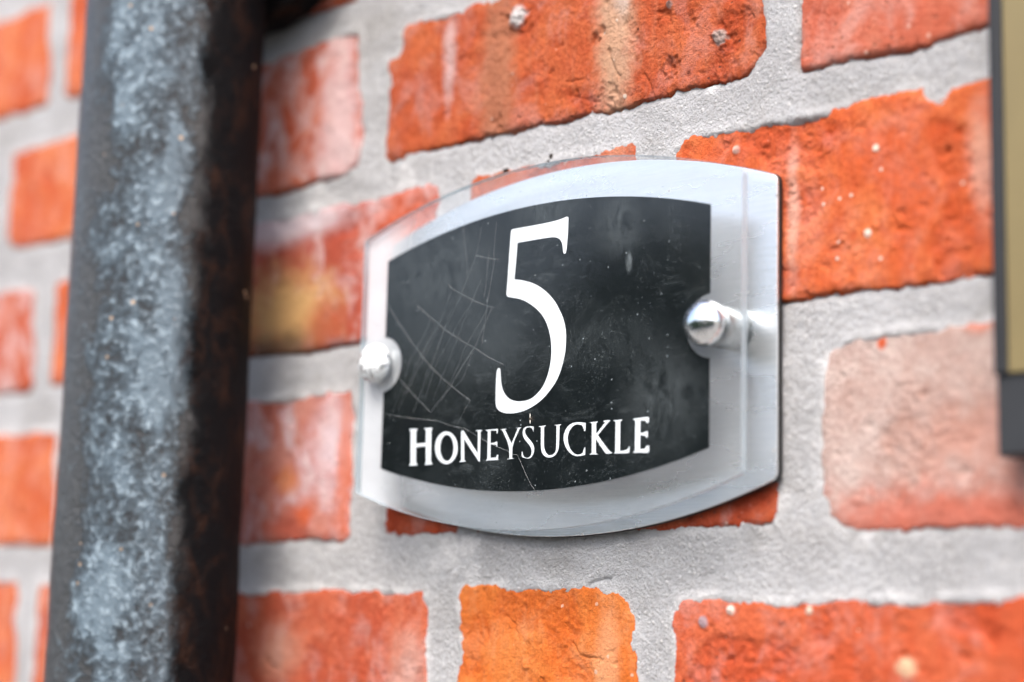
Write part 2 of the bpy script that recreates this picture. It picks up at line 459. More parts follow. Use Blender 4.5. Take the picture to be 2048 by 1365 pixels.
CRACKS = {"D3": (((-49.6, -91.4), (-50.2, -94.8), (-51, -100.7)), ((-58, -105), (-56.1, -107.6), (-54.4, -109.5), (-45.8, -110.3)), ((-90, -96), (-86, -99), (-84, -104))),
          "A3": (((-46.5, 104), (-45.4, 101.1), (-43.9, 97.1), (-41, 92.9)), ((-66, 96), (-58, 95.2)), ((-30, 92), (-27, 88), (-26, 84)))}
def seg_dist(X, Z, pts):
    d = np.full(X.shape, 99.0)
    Xj, Zj = X + 0.5 * fbm(X, Z, 2.0, 2, 91), Z + 0.5 * fbm(X, Z, 2.0, 2, 92)
    for (ax, az), (bx, bz) in zip(pts[:-1], pts[1:]):
        ux, uz = bx - ax, bz - az
        t = np.clip(((Xj - ax) * ux + (Zj - az) * uz) / (ux * ux + uz * uz), 0, 1)
        d = np.minimum(d, np.hypot(Xj - ax - t * ux, Zj - az - t * uz))
    return d

wall = empty("brick_wall", P(-140, 0, -222))
tag(wall, "red brick wall with thick pale grey mortar joints behind the house sign", "wall")

# mortar bed: one sheet, finer where the picture is sharp
def spaced(a, b, fine0, fine1, f, c):
    return np.unique(np.concatenate([np.arange(a, fine0, c), np.arange(fine0, fine1, f), np.arange(fine1, b + c, c)]).round(3))
mx = spaced(-650, 330, -200, 90, 0.62, 1.8)
mz = spaced(-240, 300, -128, 150, 0.62, 1.8)
MX, MZ = np.meshgrid(mx, mz)
MH = -0.45 + 0.7 * fbm(MX, MZ, 24, 3, 71) + 0.5 * fbm(MX, MZ, 5.0, 5, 72, 0.65) + 0.2 * fbm(MX, MZ, 1.6, 2, 73)
LIME = np.zeros(MX.shape)
MH -= 1.2 * np.exp(-(seg_dist(MX, MZ, ((-52, -85.4), (-49.8, -84.6), (-45.3, -83.4), (-41.9, -83.2))) / 0.35) ** 2)
for lx, lz, lr in ((-120, -73, 7), (-112, -71, 5), (-109, -82, 4), (58, -73, 3), (28, -62, 4), (-150, 74, 5), (-205, 70, 8), (-0.8, 80.7, 2)):
    w = np.exp(-(np.hypot(MX - lx, MZ - lz) / lr * (1 + 0.8 * fbm(MX, MZ, 5, 3, 95))) ** 4)
    LIME = np.maximum(LIME, w); MH += 0.5 * w
for b in BR:
    i0, i1 = np.searchsorted(mx, (b[1] - 14, b[2] + 14)); j0, j1 = np.searchsorted(mz, (b[3] - 14, b[4] + 14))
    sx, sz = MX[j0:j1, i0:i1], MZ[j0:j1, i0:i1]
    d = brick_sdf(b, sx, sz)
    zc = (b[3] + b[4]) / 2
    under = np.clip((zc - sz) / 10, 0, 1)                    # joint below a brick: raked back a little
    lap = np.clip((sz - zc) / 10, 0, 1)                      # joint above a brick: smeared over its edge
    nz_ = fbm(sx, sz, 9, 3, 80)
    rake = 1.7 if b[3] > 0 else 0.2                          # upper courses raked, lower ones struck flush with lime
    near = np.exp(-np.clip(-d, 0, 99) / 1.1)
    MH[j0:j1, i0:i1] += near * (-rake * (1.0 + 1.4 * nz_) * under + (0.75 + 1.3 * nz_) * lap * 0.9)
    lime = np.exp(-np.clip(-d - 0.6, 0, 99) / 1.5) * np.clip(0.65 + 1.8 * fbm(sx, sz, 7, 3, 83), 0, 1) * (0.9 if b[3] < -60 else 0.25 * lap)
    LIME[j0:j1, i0:i1] = np.maximum(LIME[j0:j1, i0:i1], lime)
    MH[j0:j1, i0:i1] -= np.clip(d - 1.8, 0, 3) * 1.0
mortar = link("mortar", grid_mesh(mx, mz, MH, "mortar", lime=LIME), mortar_material(), wall)

for b in BR:
    st = b[7]
    xs = np.arange(b[1] - 2.4, b[2] + 2.4 + st, st); zs = np.arange(b[3] - 2.4, b[4] + 2.4 + st, st)
    X, Z = np.meshgrid(xs, zs)
    d = brick_sdf(b, X, Z)
    H, torn = brick_height(b, X, Z, d)
    H = np.maximum(H, -9.0)
    H[0, :] = H[-1, :] = -9.0; H[:, 0] = H[:, -1] = -9.0
    link("brick", grid_mesh(xs, zs, H, "brick", torn=torn), BMAT[b[6]], wall)

# dark crumbs of dirt lodged at the edge of the brick above the sign
SOIL = bpy.data.materials.new("dirt"); SOIL.use_nodes = True
SOIL.node_tree.nodes["Principled BSDF"].inputs["Base Color"].default_value = (0.025, 0.018, 0.014, 1)
SOIL.node_tree.nodes["Principled BSDF"].inputs["Roughness"].default_value = 0.9
rnd = random.Random(3)
for gx_, gz_, k_ in ((-72.7, 68.4, 1.0), (-96.2, 67.4, 0.7)):
    bm = bmesh.new()
    for j in range(5):
        q = bmesh.ops.create_icosphere(bm, subdivisions=2, radius=rnd.uniform(0.4, 1.0) * k_ * U)
        c = Vector(P(gx_ + rnd.uniform(-1.8, 1.8) * k_, 0.5, gz_ + rnd.uniform(-0.9, 1.3) * k_))
        for v in q["verts"]:
            v.co = c + v.co * rnd.uniform(0.7, 1.3)
    me = bpy.data.meshes.new("dirt_clump"); bm.to_mesh(me); bm.free()
    link("dirt_clump", me, SOIL, wall)

# ------------------------------------------------------------------ the house sign
SX, SZ = -63.2, -3.35            # centre of the sign on the wall
def bowed(hw, hc, sag, cx=SX, cz=SZ, rc=0.0, n=40):
    """outline with straight sides and bowed top and bottom; rounded corners of radius rc"""
    pts = []
    Rr = (hw * hw + sag * sag) / (2 * sag)
    def zt(x): return hc + math.sqrt(max(Rr * Rr - x * x, 0)) - (Rr - sag)
    top = [(-hw + 2 * hw * k / n, zt(-hw + 2 * hw * k / n)) for k in range(n + 1)]
    ring = top + [(x, -z) for x, z in reversed(top)]
    if rc > 0:
        out = []
        N = len(ring)
        corners = {0, n, n + 1, 2 * n + 1}
        for i, p in enumerate(ring):
            if i not in corners:
                if min(math.hypot(p[0] - ring[c][0], p[1] - ring[c][1]) for c in corners) > rc * 1.05: out.append(p)
                continue
            a = Vector(ring[i - 1]); c = Vector(ring[(i + 1) % N]); pv = Vector(p)
            da = (a - pv).normalized(); dc = (c - pv).normalized()
            s, e = pv + da * rc, pv + dc * rc
            for k in range(7):
                t = k / 6
                q = s * (1 - t) ** 2 + pv * 2 * t * (1 - t) + e * t * t
                out.append((q.x, q.y))
        ring = out
    return [(x + cx, z + cz) for x, z in ring]

def slab(loops, off0, off1, name, bevel=0.0, back=0):
    """flat plate between two distances from the wall; loops = outline + holes.
    Face materials: 0 = front and back, 1 = edge."""
    vs3 = [[Vector((x, z, 0)) for x, z in lp] for lp in loops]
    tris = geometry.tessellate_polygon(vs3)
    flat = [p for lp in loops for p in lp]
    n = len(flat)
    verts = [P(x, off1, z) for x, z in flat] + [P(x, off0, z) for x, z in flat]
    faces = []
    mats = []
    for t in tris:
        a, b_, c = [flat[i] for i in t]
        cr = (b_[0] - a[0]) * (c[1] - a[1]) - (b_[1] - a[1]) * (c[0] - a[0])
        t = tuple(t) if cr > 0 else tuple(reversed(t))
        faces.append(t); mats.append(0)
        faces.append(tuple(i + n for i in reversed(t))); mats.append(back)
    s = 0
    for lp in loops:
        k = len(lp)
        for i in range(k):
            a, b_ = s + i, s + (i + 1) % k
            faces.append((a, a + n, b_ + n, b_)); mats.append(1)
        s += k
    me = mesh_from(verts, faces, smooth=False, name=name)
    me.polygons.foreach_set("material_index", mats)
    bm = bmesh.new(); bm.from_mesh(me)
    bmesh.ops.recalc_face_normals(bm, faces=bm.faces)
    if bevel > 0:
        es = [e for e in bm.edges if len(e.link_faces) == 2 and e.link_faces[0].material_index != e.link_faces[1].material_index]
        bmesh.ops.bevel(bm, geom=es, offset=bevel * U, segments=2, affect='EDGES', profile=0.5)
    bm.to_mesh(me); bm.free()
    return me

def circ(x, z, r, n=40):
    return [(x + r * math.cos(2 * math.pi * k / n), z + r * math.sin(2 * math.pi * k / n)) for k in range(n)]

# materials of the sign
def aluminium_material():
    mt, nt, out = new_mat("brushed_aluminium")
    g = NT(nt)
    vec = g.coords(4)
    brush = g.noise(g.coords(4, scale=(0.02, 1, 1)), 0.35, 4, 0.7)
    blot = g.noise(g.coords(4, scale=(0.3, 1, 1)), 16, 5, 0.6, 0.2)
    v = g.voro(vec, 9)
    fleck = g.math('MULTIPLY', g.ramp(v.outputs["Distance"], 0.09, 0.04), g.ramp(g.sep(v.outputs["Color"])[0], 0.72, 0.76))
    c = g.mix(g.ramp(blot, 0.4, 0.75, 0, 0.3), (0.86, 0.88, 0.89), (0.70, 0.73, 0.75))
    c = g.mix(g.ramp(brush, 0.35, 0.7, 0, 0.6), c, (0.66, 0.71, 0.74))
    c = g.mix(g.math('MULTIPLY', fleck, 0.7), c, (0.12, 0.11, 0.10))
    rough = g.ramp(blot, 0.3, 0.75, 0.24, 0.34)
    metal = g.math('MULTIPLY', g.math('SUBTRACT', 1.0, fleck), 0.88)      # satin anodised, chalky with weather
    b = g.bsdf(c, rough, metal, 0.5, g.bump(brush, 0.25, 0.2))
    g.l(b, out.inputs[0])
    return mt
def plain_material(name, colr, rough, metal=0.0, spec=0.5, var=0.25, size=6, bump=0.0):
    mt, nt, out = new_mat(name)
    g = NT(nt)
    vec = g.coords(len(name))
    nz = g.noise(vec, size, 5, 0.6)
    c = g.mix(g.ramp(nz, 0.3, 0.75), colr, tuple(v * (1 - var) for v in colr))
    nrm = g.bump(g.noise(vec, size * 0.4, 4, 0.65), bump, 0.5) if bump else None
    g.l(g.bsdf(c, rough, metal, spec, nrm), out.inputs[0])
    return mt
def acrylic_material():
    """clear sheet: see-through with a Fresnel sheen and a film of dust, smears, specks and painted glare"""
    mt, nt, out = new_mat("clear_acrylic")
    g = NT(nt)
    vec = g.coords(6)
    tr = g.n("ShaderNodeBsdfTransparent"); tr.inputs[0].default_value = (0.955, 0.97, 0.975, 1)
    gl = g.n("ShaderNodeBsdfGlossy"); gl.inputs["Roughness"].default_value = 0.06
    fr = g.n("ShaderNodeFresnel")
    geo = g.n("ShaderNodeNewGeometry")                     # same reflectance seen from either side of the sheet
    g.l(g.ramp(geo.outputs["Backfacing"], 0, 1, 1.49, 1 / 1.49), fr.inputs[0])
    m1 = g.n("ShaderNodeMixShader")
    g.l(fr.outputs[0], m1.inputs[0]); g.l(tr.outputs[0], m1.inputs[1]); g.l(gl.outputs[0], m1.inputs[2])
    film = g.ramp(g.noise(vec, 30, 5, 0.62, 0.8), 0.45, 0.75, 0.0, 0.022)
    smear = g.math('MULTIPLY', g.ramp(g.noise(g.coords(8, scale=(0.45, 1, 1)), 5, 6, 0.7, 1.2), 0.5, 0.8, 0, 0.07), g.ramp(g.noise(vec, 24, 3, 0.5), 0.45, 0.6))
    weave = g.math('MULTIPLY', g.ramp(g.noise(vec, 0.75, 3, 0.65, 1.0), 0.55, 0.72, 0, 0.13), g.ramp(g.noise(g.coords(11), 26, 4, 0.6), 0.42, 0.62))
    v = g.voro(g.coords(7), 2.6)
    sp = g.math('MULTIPLY', g.ramp(v.outputs["Distance"], 0.13, 0.06), g.ramp(g.sep(v.outputs["Color"])[0], 0.80, 0.83, 0, 0.5))
    v2 = g.voro(g.coords(9), 0.9)
    sp2 = g.math('MULTIPLY', g.math('MULTIPLY', g.ramp(v2.outputs["Distance"], 0.25, 0.1), g.ramp(g.sep(v2.outputs["Color"])[0], 0.74, 0.80, 0, 0.22)), g.ramp(g.noise(g.coords(13), 20, 4, 0.6), 0.45, 0.62))
    vec0 = g.coords()
    wob = g.noise(g.coords(14, scale=(1, 1, 0.5)), 4, 6, 0.7, 0.6)
    for (x, z, rx, rz, st) in ((-24, 34, 9, 9, 0.09), (-19.5, 20.5, 1.1, 2.8, 0.35), (-4, -26, 16, 15, 0.07), (-58, 43, 16, 8, 0.06), (-30, -5, 22, 9, 0.035), (-112, 28, 26, 14, 0.06), (-104, -6, 30, 20, 0.025)):  # last two, at the left, paint reflected sky; the others are smudges
        sp_ = g.math('MULTIPLY', g.math('MULTIPLY', g.spot(vec0, wob, x, z, rx, rz, 0.7), g.ramp(wob, 0.3, 0.65)), st)
        film = g.math('ADD', film, sp_)
    tot = g.math('ADD', g.math('ADD', film, smear), g.math('ADD', g.math('MAXIMUM', sp, sp2), weave))
    tot = g.math('MULTIPLY', g.math('MINIMUM', tot, 0.8), g.math('SUBTRACT', 1.0, geo.outputs['Backfacing']))   # dust lies on the outside only
    df = g.n("ShaderNodeBsdfDiffuse"); df.inputs[0].default_value = (0.40, 0.47, 0.50, 1)
    m2 = g.n("ShaderNodeMixShader")
    g.l(tot, m2.inputs[0]); g.l(m1.outputs[0], m2.inputs[1]); g.l(df.outputs[0], m2.inputs[2])
    g.l(m2.outputs[0], out.inputs[0])
    return mt
def acrylic_edge_material():
    """sawn, polished edge of the sheet: milky and bright"""
    mt, nt, out = new_mat("acrylic_edge")
    g = NT(nt)
    tr = g.n("ShaderNodeBsdfTransparent"); tr.inputs[0].default_value = (0.86, 0.93, 0.95, 1)
    b = g.bsdf((0.50, 0.58, 0.63), 0.15, 0.0, 0.6)
    mm = g.n("ShaderNodeMixShader")
    nz = g.noise(g.coords(3, scale=(1, 1, 0.1)), 3, 3, 0.5)
    g.l(g.ramp(nz, 0.3, 0.7, 0.4, 0.65), mm.inputs[0]); g.l(tr.outputs[0], mm.inputs[1]); g.l(b, mm.inputs[2])
    g.l(mm.outputs[0], out.inputs[0])
    return mt

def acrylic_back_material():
    """inner face of the sheet: faintly milky, with sky glare painted along the left"""
    mt, nt, out = new_mat("milky_glare_acrylic")
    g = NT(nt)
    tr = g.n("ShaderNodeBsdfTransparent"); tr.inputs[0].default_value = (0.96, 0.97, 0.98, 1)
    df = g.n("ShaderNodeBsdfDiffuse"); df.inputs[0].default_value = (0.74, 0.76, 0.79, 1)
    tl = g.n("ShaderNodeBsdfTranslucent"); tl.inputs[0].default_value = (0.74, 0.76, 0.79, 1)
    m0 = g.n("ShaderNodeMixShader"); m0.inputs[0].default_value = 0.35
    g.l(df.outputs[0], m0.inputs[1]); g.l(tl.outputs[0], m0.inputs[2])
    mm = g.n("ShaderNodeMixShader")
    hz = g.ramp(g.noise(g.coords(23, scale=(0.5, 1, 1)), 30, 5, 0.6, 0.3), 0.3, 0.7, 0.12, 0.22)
    g.l(g.math('ADD', hz, g.ramp(g.sep(g.coords())[0], -122.0, -148.0, 0.0, 0.66)), mm.inputs[0])  # ramp whitens the left strip in place of reflected sky
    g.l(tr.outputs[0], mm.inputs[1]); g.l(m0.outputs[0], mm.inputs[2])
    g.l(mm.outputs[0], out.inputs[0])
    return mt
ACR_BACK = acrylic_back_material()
ALU = aluminium_material()
ACR, ACR_EDGE = acrylic_material(), acrylic_edge_material()
SHADE_FOAM = plain_material("black_foam", (0.012, 0.011, 0.011), 0.6, bump=0.3, size=2)  # dark foam; its black also paints the plate's side in shadow
BLACK = plain_material("black_print", (0.006, 0.008, 0.009), 0.5, spec=0.05)
VINYL = plain_material('vinyl_backing', (0.38, 0.40, 0.42), 0.6, var=0.1)
WHITE = plain_material("white_print", (0.70, 0.74, 0.77), 0.5, var=0.06, size=9)
def chrome_material():
    mt, nt, out = new_mat("weathered_chrome")
    g = NT(nt)
    vec = g.coords(5)
    nz = g.noise(vec, 3.0, 5, 0.65)
    c = g.mix(g.ramp(nz, 0.45, 0.75, 0, 0.7), (0.86, 0.88, 0.89), (0.50, 0.50, 0.48))
    g.l(g.bsdf(c, g.ramp(nz, 0.4, 0.75, 0.13, 0.38), 1.0, 0.5, g.bump(g.noise(vec, 1.2, 4, 0.6), 0.15, 0.3)), out.inputs[0])
    return mt
CHROME = chrome_material()
def crust_material():
    mt, nt, out = new_mat("chrome_under_lime_crust")
    g = NT(nt)
    vec = g.coords(21)
    nz = g.noise(vec, 3.2, 6, 0.7, 0.6)
    crust = g.ramp(nz, 0.44, 0.56)
    c = g.mix(crust, (0.78, 0.81, 0.82), (0.70, 0.74, 0.75))
    g.l(g.bsdf(c, g.ramp(crust, 0, 1, 0.16, 0.8), g.ramp(crust, 0, 1, 1.0, 0.0), 0.5, g.bump(nz, 0.7, 1.2)), out.inputs[0])
    return mt
CRUST = crust_material()
PLATED = plain_material("zinc_plated_spacer", (0.40, 0.43, 0.44), 0.36, 1.0, var=0.5, size=3, bump=0.1)

sign = empty("house_sign", P(SX, 0, SZ - 66))
tag(sign, "curved house number sign in clear acrylic over brushed metal reading 5 Honeysuckle", "house sign")

me = slab([bowed(92.4, 49.2, 16.6, cx=-62.7, rc=2.2)], 0.9, 2.3, "backing"); me.materials.append(SHADE_FOAM)
link("backing", me, None, sign)
me = slab([bowed(92.2, 49.0, 16.6, cx=-62.7, rc=2.2)], 2.35, 3.4, "back_plate", bevel=0.22); me.materials.append(ALU); me.materials.append(ALU)
link("back_plate", me, None, sign)

AO0, AO1 = 15.8, 18.8
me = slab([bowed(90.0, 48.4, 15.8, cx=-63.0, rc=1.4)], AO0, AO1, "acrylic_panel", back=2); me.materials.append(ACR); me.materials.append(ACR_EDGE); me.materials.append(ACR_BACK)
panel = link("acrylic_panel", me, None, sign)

# black field printed on the back of the sheet, with a round clearance at each screw
PX = -64.9
HX = 78.25
base = bowed(77.3, 39.5, 11.0, cx=PX, n=60)
def notch(ring, cx, cz, r, side):
    out = []
    dx = abs(PX + side * 77.3 - cx); dz = math.sqrt(r * r - dx * dx)
    done = False
    for i, p in enumerate(ring):
        out.append(p)
        q = ring[(i + 1) % len(ring)]
        if abs(p[0] - (PX + side * 77.3)) < 1e-6 and abs(q[0] - p[0]) < 1e-6 and not done:
            s = 1 if q[1] > p[1] else -1
            xe = PX + side * 77.3
            a0 = math.atan2(-s * dz, xe - cx); a1 = math.atan2(s * dz, xe - cx)
            # sweep through the inner side
            if side > 0:
                if a0 < 0: a0 += 2 * math.pi
                if a1 < 0: a1 += 2 * math.pi
            for k in range(29):
                a = a0 + (a1 - a0) * k / 28
                out.append((cx + r * math.cos(a), cz + r * math.sin(a)))
            done = True
    return out
base = notch(base, PX + HX, -3.6, 10.6, 1)
base = notch(base, PX - HX, -3.6, 10.4, -1)
me = slab([base], AO0 + 0.10, AO0 + 0.20, "black_field", back=2); me.materials.append(BLACK); me.materials.append(BLACK); me.materials.append(VINYL)
link("black_field", me, None, panel)

GLYPHS = {
    'H': [[(-127.27,-28.7),(-122.55,-28.86),(-122.62,-29.56),(-123.21,-30.06),(-123.07,-34.37),(-118.16,-34.32),(-118.27,-29.88),(-119.06,-29.6),(-118.99,-28.85),(-114.61,-28.94),(-114.65,-29.62),(-115.09,-30.18),(-114.81,-41.58),(-113.89,-42.13),(-113.93,-42.73),(-118.34,-42.81),(-118.44,-42.23),(-117.82,-41.79),(-118.09,-35.89),(-122.99,-36.01),(-122.8,-41.45),(-121.93,-42.07),(-122.0,-42.77),(-126.6,-42.73),(-126.6,-42.03),(-125.97,-41.54),(-126.42,-30.0),(-127.14,-29.37)]],
    'O': [[(-101.06,-37.17),(-101.12,-38.35),(-101.42,-39.47),(-101.93,-40.5),(-102.65,-41.38),(-103.53,-42.1),(-104.55,-42.61),(-105.68,-42.91),(-106.86,-42.97),(-108.06,-42.8),(-109.22,-42.4),(-110.3,-41.79),(-111.27,-40.99),(-112.08,-40.02),(-112.69,-38.93),(-113.1,-37.76),(-113.27,-36.55),(-113.2,-35.35),(-112.9,-34.22),(-112.38,-33.18),(-111.65,-32.29),(-110.75,-31.57),(-109.71,-31.07),(-108.58,-30.78),(-107.39,-30.73),(-106.19,-30.92),(-105.03,-31.33),(-103.96,-31.96),(-103.01,-32.77),(-102.21,-33.73),(-101.61,-34.82),(-101.22,-35.98)],[(-103.54,-37.09),(-103.56,-37.98),(-103.72,-38.83),(-103.99,-39.61),(-104.37,-40.28),(-104.85,-40.82),(-105.4,-41.22),(-106.02,-41.45),(-106.66,-41.51),(-107.31,-41.39),(-107.95,-41.1),(-108.55,-40.65),(-109.08,-40.06),(-109.52,-39.34),(-109.87,-38.53),(-110.1,-37.66),(-110.2,-36.75),(-110.18,-35.86),(-110.02,-35.0),(-109.75,-34.22),(-109.36,-33.54),(-108.88,-33.0),(-108.32,-32.6),(-107.7,-32.37),(-107.05,-32.32),(-106.4,-32.45),(-105.76,-32.74),(-105.17,-33.2),(-104.64,-33.8),(-104.2,-34.51),(-103.86,-35.32),(-103.64,-36.19)]],
    'N': [[(-99.93,-31.39),(-98.98,-30.75),(-98.32,-31.13),(-91.09,-39.49),(-91.37,-31.98),(-92.5,-31.69),(-92.59,-31.19),(-88.95,-31.21),(-88.93,-31.78),(-89.68,-32.08),(-89.63,-42.72),(-90.16,-42.88),(-90.81,-42.44),(-98.03,-34.35),(-97.57,-41.68),(-96.66,-41.95),(-96.64,-42.45),(-100.18,-42.58),(-100.21,-41.97),(-99.51,-41.7)]],
    'E': [[(-87.58,-31.34),(-81.14,-31.28),(-81.09,-32.79),(-81.53,-33.49),(-82.01,-33.19),(-82.04,-32.4),(-82.67,-32.14),(-84.71,-32.14),(-84.57,-36.2),(-82.53,-36.09),(-81.92,-35.67),(-81.23,-35.82),(-81.36,-38.17),(-81.84,-37.92),(-82.18,-37.23),(-84.54,-36.99),(-84.38,-41.39),(-82.03,-41.39),(-81.44,-40.41),(-80.56,-40.45),(-80.8,-42.67),(-87.16,-42.65),(-87.08,-42.16),(-86.34,-41.93),(-86.38,-32.27),(-87.41,-31.87)]],
    'Y': [[(-80.13,-31.61),(-77.03,-31.41),(-76.92,-31.95),(-77.53,-32.1),(-74.44,-36.74),(-71.84,-31.98),(-72.61,-31.93),(-72.71,-31.48),(-69.72,-31.43),(-69.76,-31.92),(-70.46,-32.17),(-73.74,-37.44),(-73.8,-42.0),(-72.78,-42.2),(-72.77,-42.6),(-76.39,-42.7),(-76.41,-42.25),(-75.49,-42.03),(-75.7,-37.79),(-79.24,-32.22),(-80.02,-32.07)]],
    'S': [[(-66.67,-31.28),(-65.16,-31.3),(-63.7,-31.57),(-63.88,-33.65),(-64.33,-33.63),(-64.57,-32.84),(-65.28,-32.18),(-66.35,-31.96),(-67.4,-32.12),(-67.89,-32.87),(-67.8,-33.76),(-67.01,-34.8),(-65.31,-36.22),(-64.06,-37.5),(-63.42,-38.64),(-63.24,-39.75),(-63.5,-41.05),(-64.22,-42.12),(-65.1,-42.73),(-66.0,-42.91),(-67.52,-42.73),(-69.05,-42.33),(-69.55,-41.86),(-69.57,-40.09),(-68.98,-39.79),(-68.63,-41.02),(-68.15,-41.82),(-66.93,-42.25),(-65.87,-42.15),(-65.14,-41.52),(-64.87,-40.54),(-65.05,-39.43),(-65.84,-38.29),(-67.4,-36.88),(-68.81,-35.48),(-69.37,-34.12),(-69.36,-32.79),(-68.78,-31.82),(-67.73,-31.37)]],
    'U': [[(-61.84,-31.56),(-58.11,-31.41),(-58.01,-31.94),(-58.83,-32.18),(-58.8,-38.43),(-58.3,-40.21),(-57.38,-41.35),(-56.18,-41.89),(-54.71,-41.7),(-53.7,-40.87),(-53.36,-39.59),(-53.45,-32.17),(-54.39,-32.0),(-54.47,-31.56),(-51.03,-31.44),(-50.93,-31.88),(-51.68,-32.16),(-51.69,-39.24),(-52.23,-40.95),(-53.51,-42.41),(-55.26,-43.02),(-57.03,-43.0),(-58.83,-42.37),(-60.06,-41.0),(-60.56,-39.22),(-60.77,-32.29),(-61.77,-32.01)]],
    'C': [[(-39.74,-31.68),(-39.82,-34.48),(-40.24,-34.88),(-40.81,-34.74),(-40.98,-33.76),(-41.72,-32.75),(-43.31,-32.29),(-45.04,-32.45),(-46.75,-33.65),(-47.71,-35.54),(-47.81,-37.27),(-47.18,-39.25),(-45.97,-41.04),(-44.22,-42.09),(-42.49,-42.29),(-41.21,-41.81),(-40.67,-40.44),(-40.26,-39.82),(-39.74,-40.06),(-39.76,-42.85),(-41.61,-43.08),(-43.9,-43.19),(-46.23,-42.43),(-48.3,-40.71),(-49.66,-38.69),(-50.16,-36.49),(-49.92,-34.77),(-48.8,-32.88),(-47.09,-31.67),(-44.78,-31.16),(-42.48,-31.26)]],
    'K': [[(-38.41,-31.59),(-34.35,-31.54),(-34.34,-32.12),(-35.04,-32.29),(-35.02,-35.6),(-31.52,-32.29),(-32.23,-32.14),(-32.1,-31.4),(-28.88,-31.38),(-28.93,-32.02),(-29.7,-32.39),(-34.05,-36.3),(-33.81,-36.74),(-29.22,-41.66),(-27.82,-42.36),(-27.81,-42.89),(-30.59,-42.97),(-32.01,-41.73),(-35.2,-37.73),(-34.95,-42.22),(-34.02,-42.48),(-34.09,-42.95),(-38.14,-42.88),(-38.06,-42.33),(-37.22,-42.11),(-37.36,-32.36),(-38.31,-32.03)]],
    'L': [[(-27.82,-31.55),(-23.67,-31.49),(-23.74,-32.12),(-24.42,-32.39),(-24.37,-41.9),(-22.59,-41.88),(-21.36,-41.52),(-20.83,-40.6),(-20.2,-40.74),(-20.38,-42.93),(-20.92,-43.22),(-27.39,-43.01),(-27.31,-42.55),(-26.85,-42.3),(-26.86,-32.35),(-27.76,-32.09)]],
    'E2': [[(-19.28,-31.55),(-13.0,-31.25),(-12.13,-31.57),(-12.21,-33.34),(-12.82,-33.76),(-13.5,-33.58),(-13.91,-32.82),(-15.72,-32.75),(-15.74,-36.37),(-14.26,-36.35),(-13.59,-35.97),(-12.51,-36.14),(-12.61,-38.32),(-13.28,-38.6),(-13.96,-37.83),(-15.72,-37.57),(-15.73,-41.74),(-14.03,-41.68),(-13.24,-40.79),(-11.9,-40.75),(-11.94,-42.93),(-12.52,-43.52),(-19.07,-43.1),(-19.02,-42.58),(-18.35,-42.3),(-18.33,-32.55),(-19.16,-32.19)]],
    '5': [[(-76.86,39.83),(-75.87,39.9),(-70.72,39.88),(-63.3,39.89),(-56.76,40.01),(-52.59,40.44),(-50.52,40.87),(-49.65,40.46),(-49.64,36.03),(-49.92,32.36),(-50.21,28.97),(-50.63,27.75),(-51.49,27.71),(-51.96,28.48),(-52.21,30.66),(-52.74,32.15),(-53.72,33.28),(-55.45,34.08),(-58.14,34.43),(-65.08,34.48),(-73.9,34.46),(-74.15,30.25),(-74.97,21.46),(-71.68,20.88),(-67.73,19.76),(-64.59,18.54),(-61.06,16.56),(-57.54,13.89),(-54.42,10.57),(-52.84,8.0),(-51.74,6.39),(-50.46,3.45),(-49.71,0.57),(-49.56,-2.25),(-49.66,-5.6),(-50.31,-8.9),(-51.52,-12.72),(-53.47,-16.47),(-56.21,-19.35),(-59.53,-22.19),(-63.28,-24.18),(-67.07,-25.62),(-70.91,-26.37),(-74.81,-26.54),(-77.96,-26.2),(-80.36,-25.48),(-82.19,-24.21),(-82.85,-22.59),(-82.95,-16.54),(-82.77,-11.36),(-82.3,-10.1),(-81.6,-9.72),(-80.9,-10.12),(-80.66,-11.53),(-80.34,-14.72),(-79.45,-17.66),(-77.79,-19.93),(-75.37,-21.52),(-72.22,-22.31),(-68.72,-22.41),(-65.65,-21.91),(-62.63,-20.29),(-60.03,-17.94),(-58.41,-15.26),(-57.18,-11.98),(-56.52,-8.38),(-56.43,-5.01),(-56.91,-1.58),(-57.75,1.33),(-59.17,4.45),(-61.36,7.37),(-62.55,8.43),(-64.32,9.9),(-66.69,11.44),(-69.86,13.21),(-73.03,14.28),(-76.22,15.0),(-78.02,15.39),(-78.84,16.36),(-78.55,19.39),(-78.06,28.39),(-77.4,38.29),(-77.24,39.38)]],}
def smooth_loop(lp, it=1):
    for _ in range(it):                                   # Chaikin corner cutting on shallow bends only
        o = []
        n = len(lp)
        for i in range(n):
            a, b_, c = Vector(lp[i - 1]), Vector(lp[i]), Vector(lp[(i + 1) % n])
            u, w = b_ - a, c - b_
            ang = abs(u.angle_signed(w, 0)) if u.length > 0 and w.length > 0 else 0
            if ang < 0.62:
                o.append(tuple(b_ - u * 0.25)); o.append(tuple(b_ + w * 0.25))
            else:
                o.append(tuple(b_))
        lp = o
    return lp
def inset(lp, d):
    area = sum(lp[i - 1][0] * lp[i][1] - lp[i][0] * lp[i - 1][1] for i in range(len(lp)))
    sg = 1 if area > 0 else -1
    out = []
    for i in range(len(lp)):
        a, b_, c = Vector(lp[i - 1]), Vector(lp[i]), Vector(lp[(i + 1) % len(lp)])
        u, w = (b_ - a).normalized(), (c - b_).normalized()
        n1, n2 = Vector((-u.y, u.x)) * sg, Vector((-w.y, w.x)) * sg
        n = (n1 + n2)
        n = n.normalized() / max(0.6, n.normalized().dot(n1)) if n.length > 0.1 else n1
        out.append(tuple(b_ + n * d))
    return out
